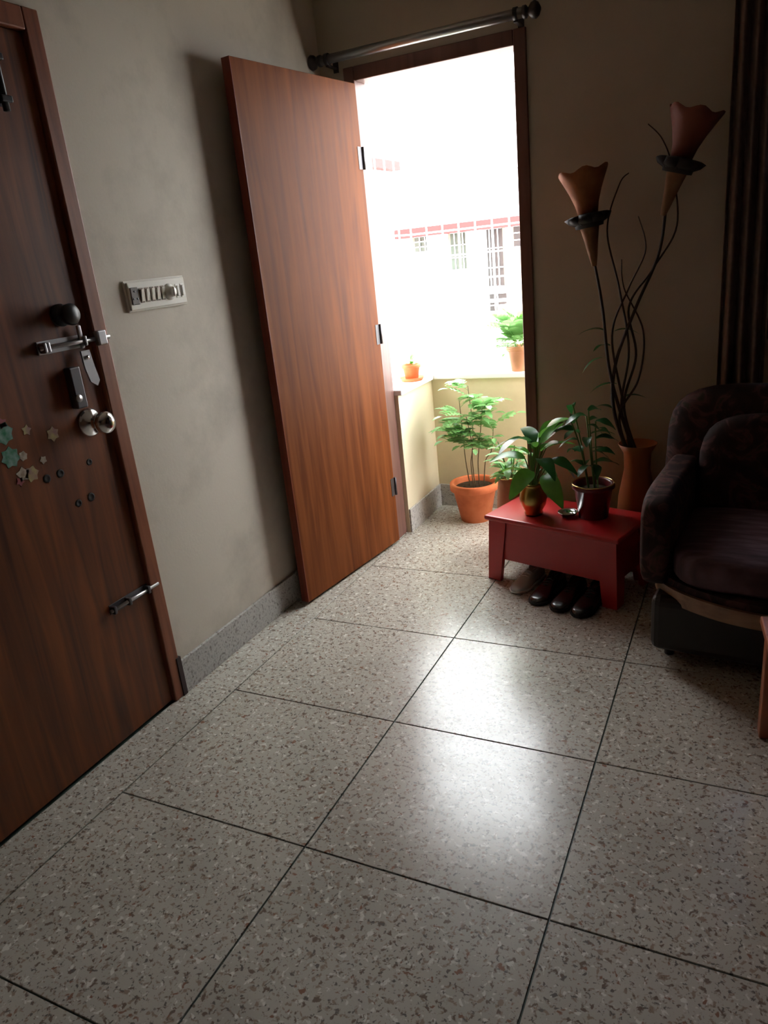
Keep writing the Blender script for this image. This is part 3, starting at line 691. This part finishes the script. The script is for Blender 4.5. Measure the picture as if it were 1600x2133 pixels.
MB().pillow((0, 0, 0), (W2 + .05, .10, .32), .42, Mb).build('backrest', 'upholstery', ac)
MB().pillow((0, -.10, -.03), (W2 - .08, .07, .25), .5, Mb).build('back_cushion', 'upholstery', ac)
for s in (-1, 1):
    MB().pillow((s * (W2 - .03), -.02, .42), (.055, .32, .17), .4).build('armrest', 'upholstery', ac)
    for yy in (-.27, .24): MB().lathe([(0, 0), (.016, 0), (.026, .11), (0, .11)], 14, (s * (W2 - .08), yy, 0)).build('leg', 'leg_dark', ac)

# ------------------------------------------------------------------ wooden stool at the edge of the view
stl = thing('stool', 'wooden stool with square legs and blue cushion near the armchair', 'stool', (2.03, 1.88, 0), math.radians(6))
for sx in (-1, 1):
    for sy in (-1, 1):
        MB().box((sx * .165 - .022, sy * .15 - .022, 0), (sx * .165 + .022, sy * .15 + .022, .34), .004).build('leg', 'stool_wood', stl)
    MB().box((sx * .165 - .010, -.128, .27), (sx * .165 + .010, .128, .33), .003).build('rail', 'stool_wood', stl)
for sy in (-1, 1): MB().box((-.143, sy * .15 - .010, .27), (.143, sy * .15 + .010, .33), .003).build('rail', 'stool_wood', stl)
MB().box((-.20, -.185, .34), (.20, .185, .362), .005).build('seat', 'stool_wood', stl)
MB().pillow((0, 0, .387), (.185, .17, .026), .4).build('cushion', 'cushion_blue', stl)

# ------------------------------------------------------------------ outside: facing apartment block, neighbour, ground
D = 16.0
def BP(x, y): q = pix(x, y, 1, D); return q
ab = thing('apartment_building', 'white apartment block with red fascia and barred windows seen past the grille', 'building', (-2, D, -6))
OB = Vector((-2, D, -6))
def bb(name, x0, x1, z0, z1, y0, y1, material, parent=ab): return MB().box(Vector((x0, y0, z0)) - OB, Vector((x1, y1, z1)) - OB).build(name, material, parent)
zb = BP(1080, 470).z; zf = BP(1080, 450).z
xa = BP(1008, 540).x; xb = BP(1043, 540).x; xc = BP(970, 540).x; xd = BP(935, 540).x; xe = BP(905, 540).x; xf = BP(860, 540).x; xg = BP(1090, 540).x
bb('wall', -9, 6, -6, zb, D + .25, D + .6, 'facade_white')
bb('wall', -9, 6, zf, 9.5, D + .1, D + .6, 'facade_white')
bb('fascia', -7.6, 6, zb, zf, D - .25, D + .6, 'fascia_red')
for k, x in enumerate((xc + .06, xe - .1, xf - .7, xf - 2.2)):
    bb('column', x, x + .38, -6, zb, D - .1, D + .25, 'facade_white')
def win(x0, x1, z0, z1, material):
    f_ = bb('window', x0 - .05, x1 + .05, z0 - .05, z1 + .05, D + .20, D + .27, 'facade_beige')
    MB().box(Vector((x0, D + .185, z0)) - OB, Vector((x1, D + .215, z1)) - OB).build('pane', material, f_)
    g_ = MB()
    for i in range(1, 4):
        x = x0 + (x1 - x0) * i / 4; g_.box(Vector((x - .012, D + .15, z0)) - OB, Vector((x + .012, D + .17, z1)) - OB)
    for i in range(0, 4):
        z = z0 + (z1 - z0) * i / 3; g_.box(Vector((x0, D + .15, z - .012)) - OB, Vector((x1, D + .17, z + .012)) - OB)
    g_.build('window_bars', 'white_steel', f_)
zt = BP(1030, 475).z
win(xa, xb, BP(1030, 598).z, zt, 'window_dark')
win(xd, xc, BP(950, 563).z, zt, 'window_green')
win(xf, xe, BP(880, 525).z, zt, 'window_green')
win(xa, xb + .5, BP(1030, 650).z, BP(1030, 612).z, 'window_dark')
bb('balcony_slab', xb + .08, xg + 3, zt - 1.7, zt - 1.55, D - .6, D + .25, 'facade_beige')
bb('verandah_panel', xb + .08, xg + 3, zt - 1.55, zt - .45, D + .12, D + .25, 'facade_beige')
win(xb + .25, xg + .5, zt - .42, zt, 'window_dark')
for (x0, z0) in ((-6.2, 3.4), (-4.4, 3.4), (-2.4, 3.4), (-.6, 3.4), (1.6, 3.4), (-4.4, 6.3), (-2.4, 6.3), (-.6, 6.3)):
    win(x0, x0 + .9, z0, z0 + 1.2, 'window_green')
nb = thing('house', 'pale pink house with red ledge beyond the side of the balcony', 'building', (-5.2, 9.5, -6)); OB2 = Vector((-5.2, 9.5, -6))
def nbx(name, lo, hi, material): return MB().box(Vector(lo) - OB2, Vector(hi) - OB2).build(name, material, nb)
mat('facade_pink', srgb(226, 196, 190), .8)
nbx('wall', (-8.2, 9.0, -6), (-3.35, 11.2, 4.6), 'facade_pink'); nbx('ledge', (-8.3, 8.8, 2.58), (-3.2, 11.3, 2.70), 'fascia_red'); nbx('parapet', (-8.3, 8.9, 4.6), (-3.25, 11.3, 4.9), 'facade_white')
nbx('window', (-4.6, 8.96, .9), (-3.5, 9.02, 2.1), 'window_green')
tag(MB().box((-40, 4.4, -6.2), (40, 60, -6.0)).build('ground', 'far_ground_mat'), 'pale concrete yard far below the balcony', 'ground', kind='structure')
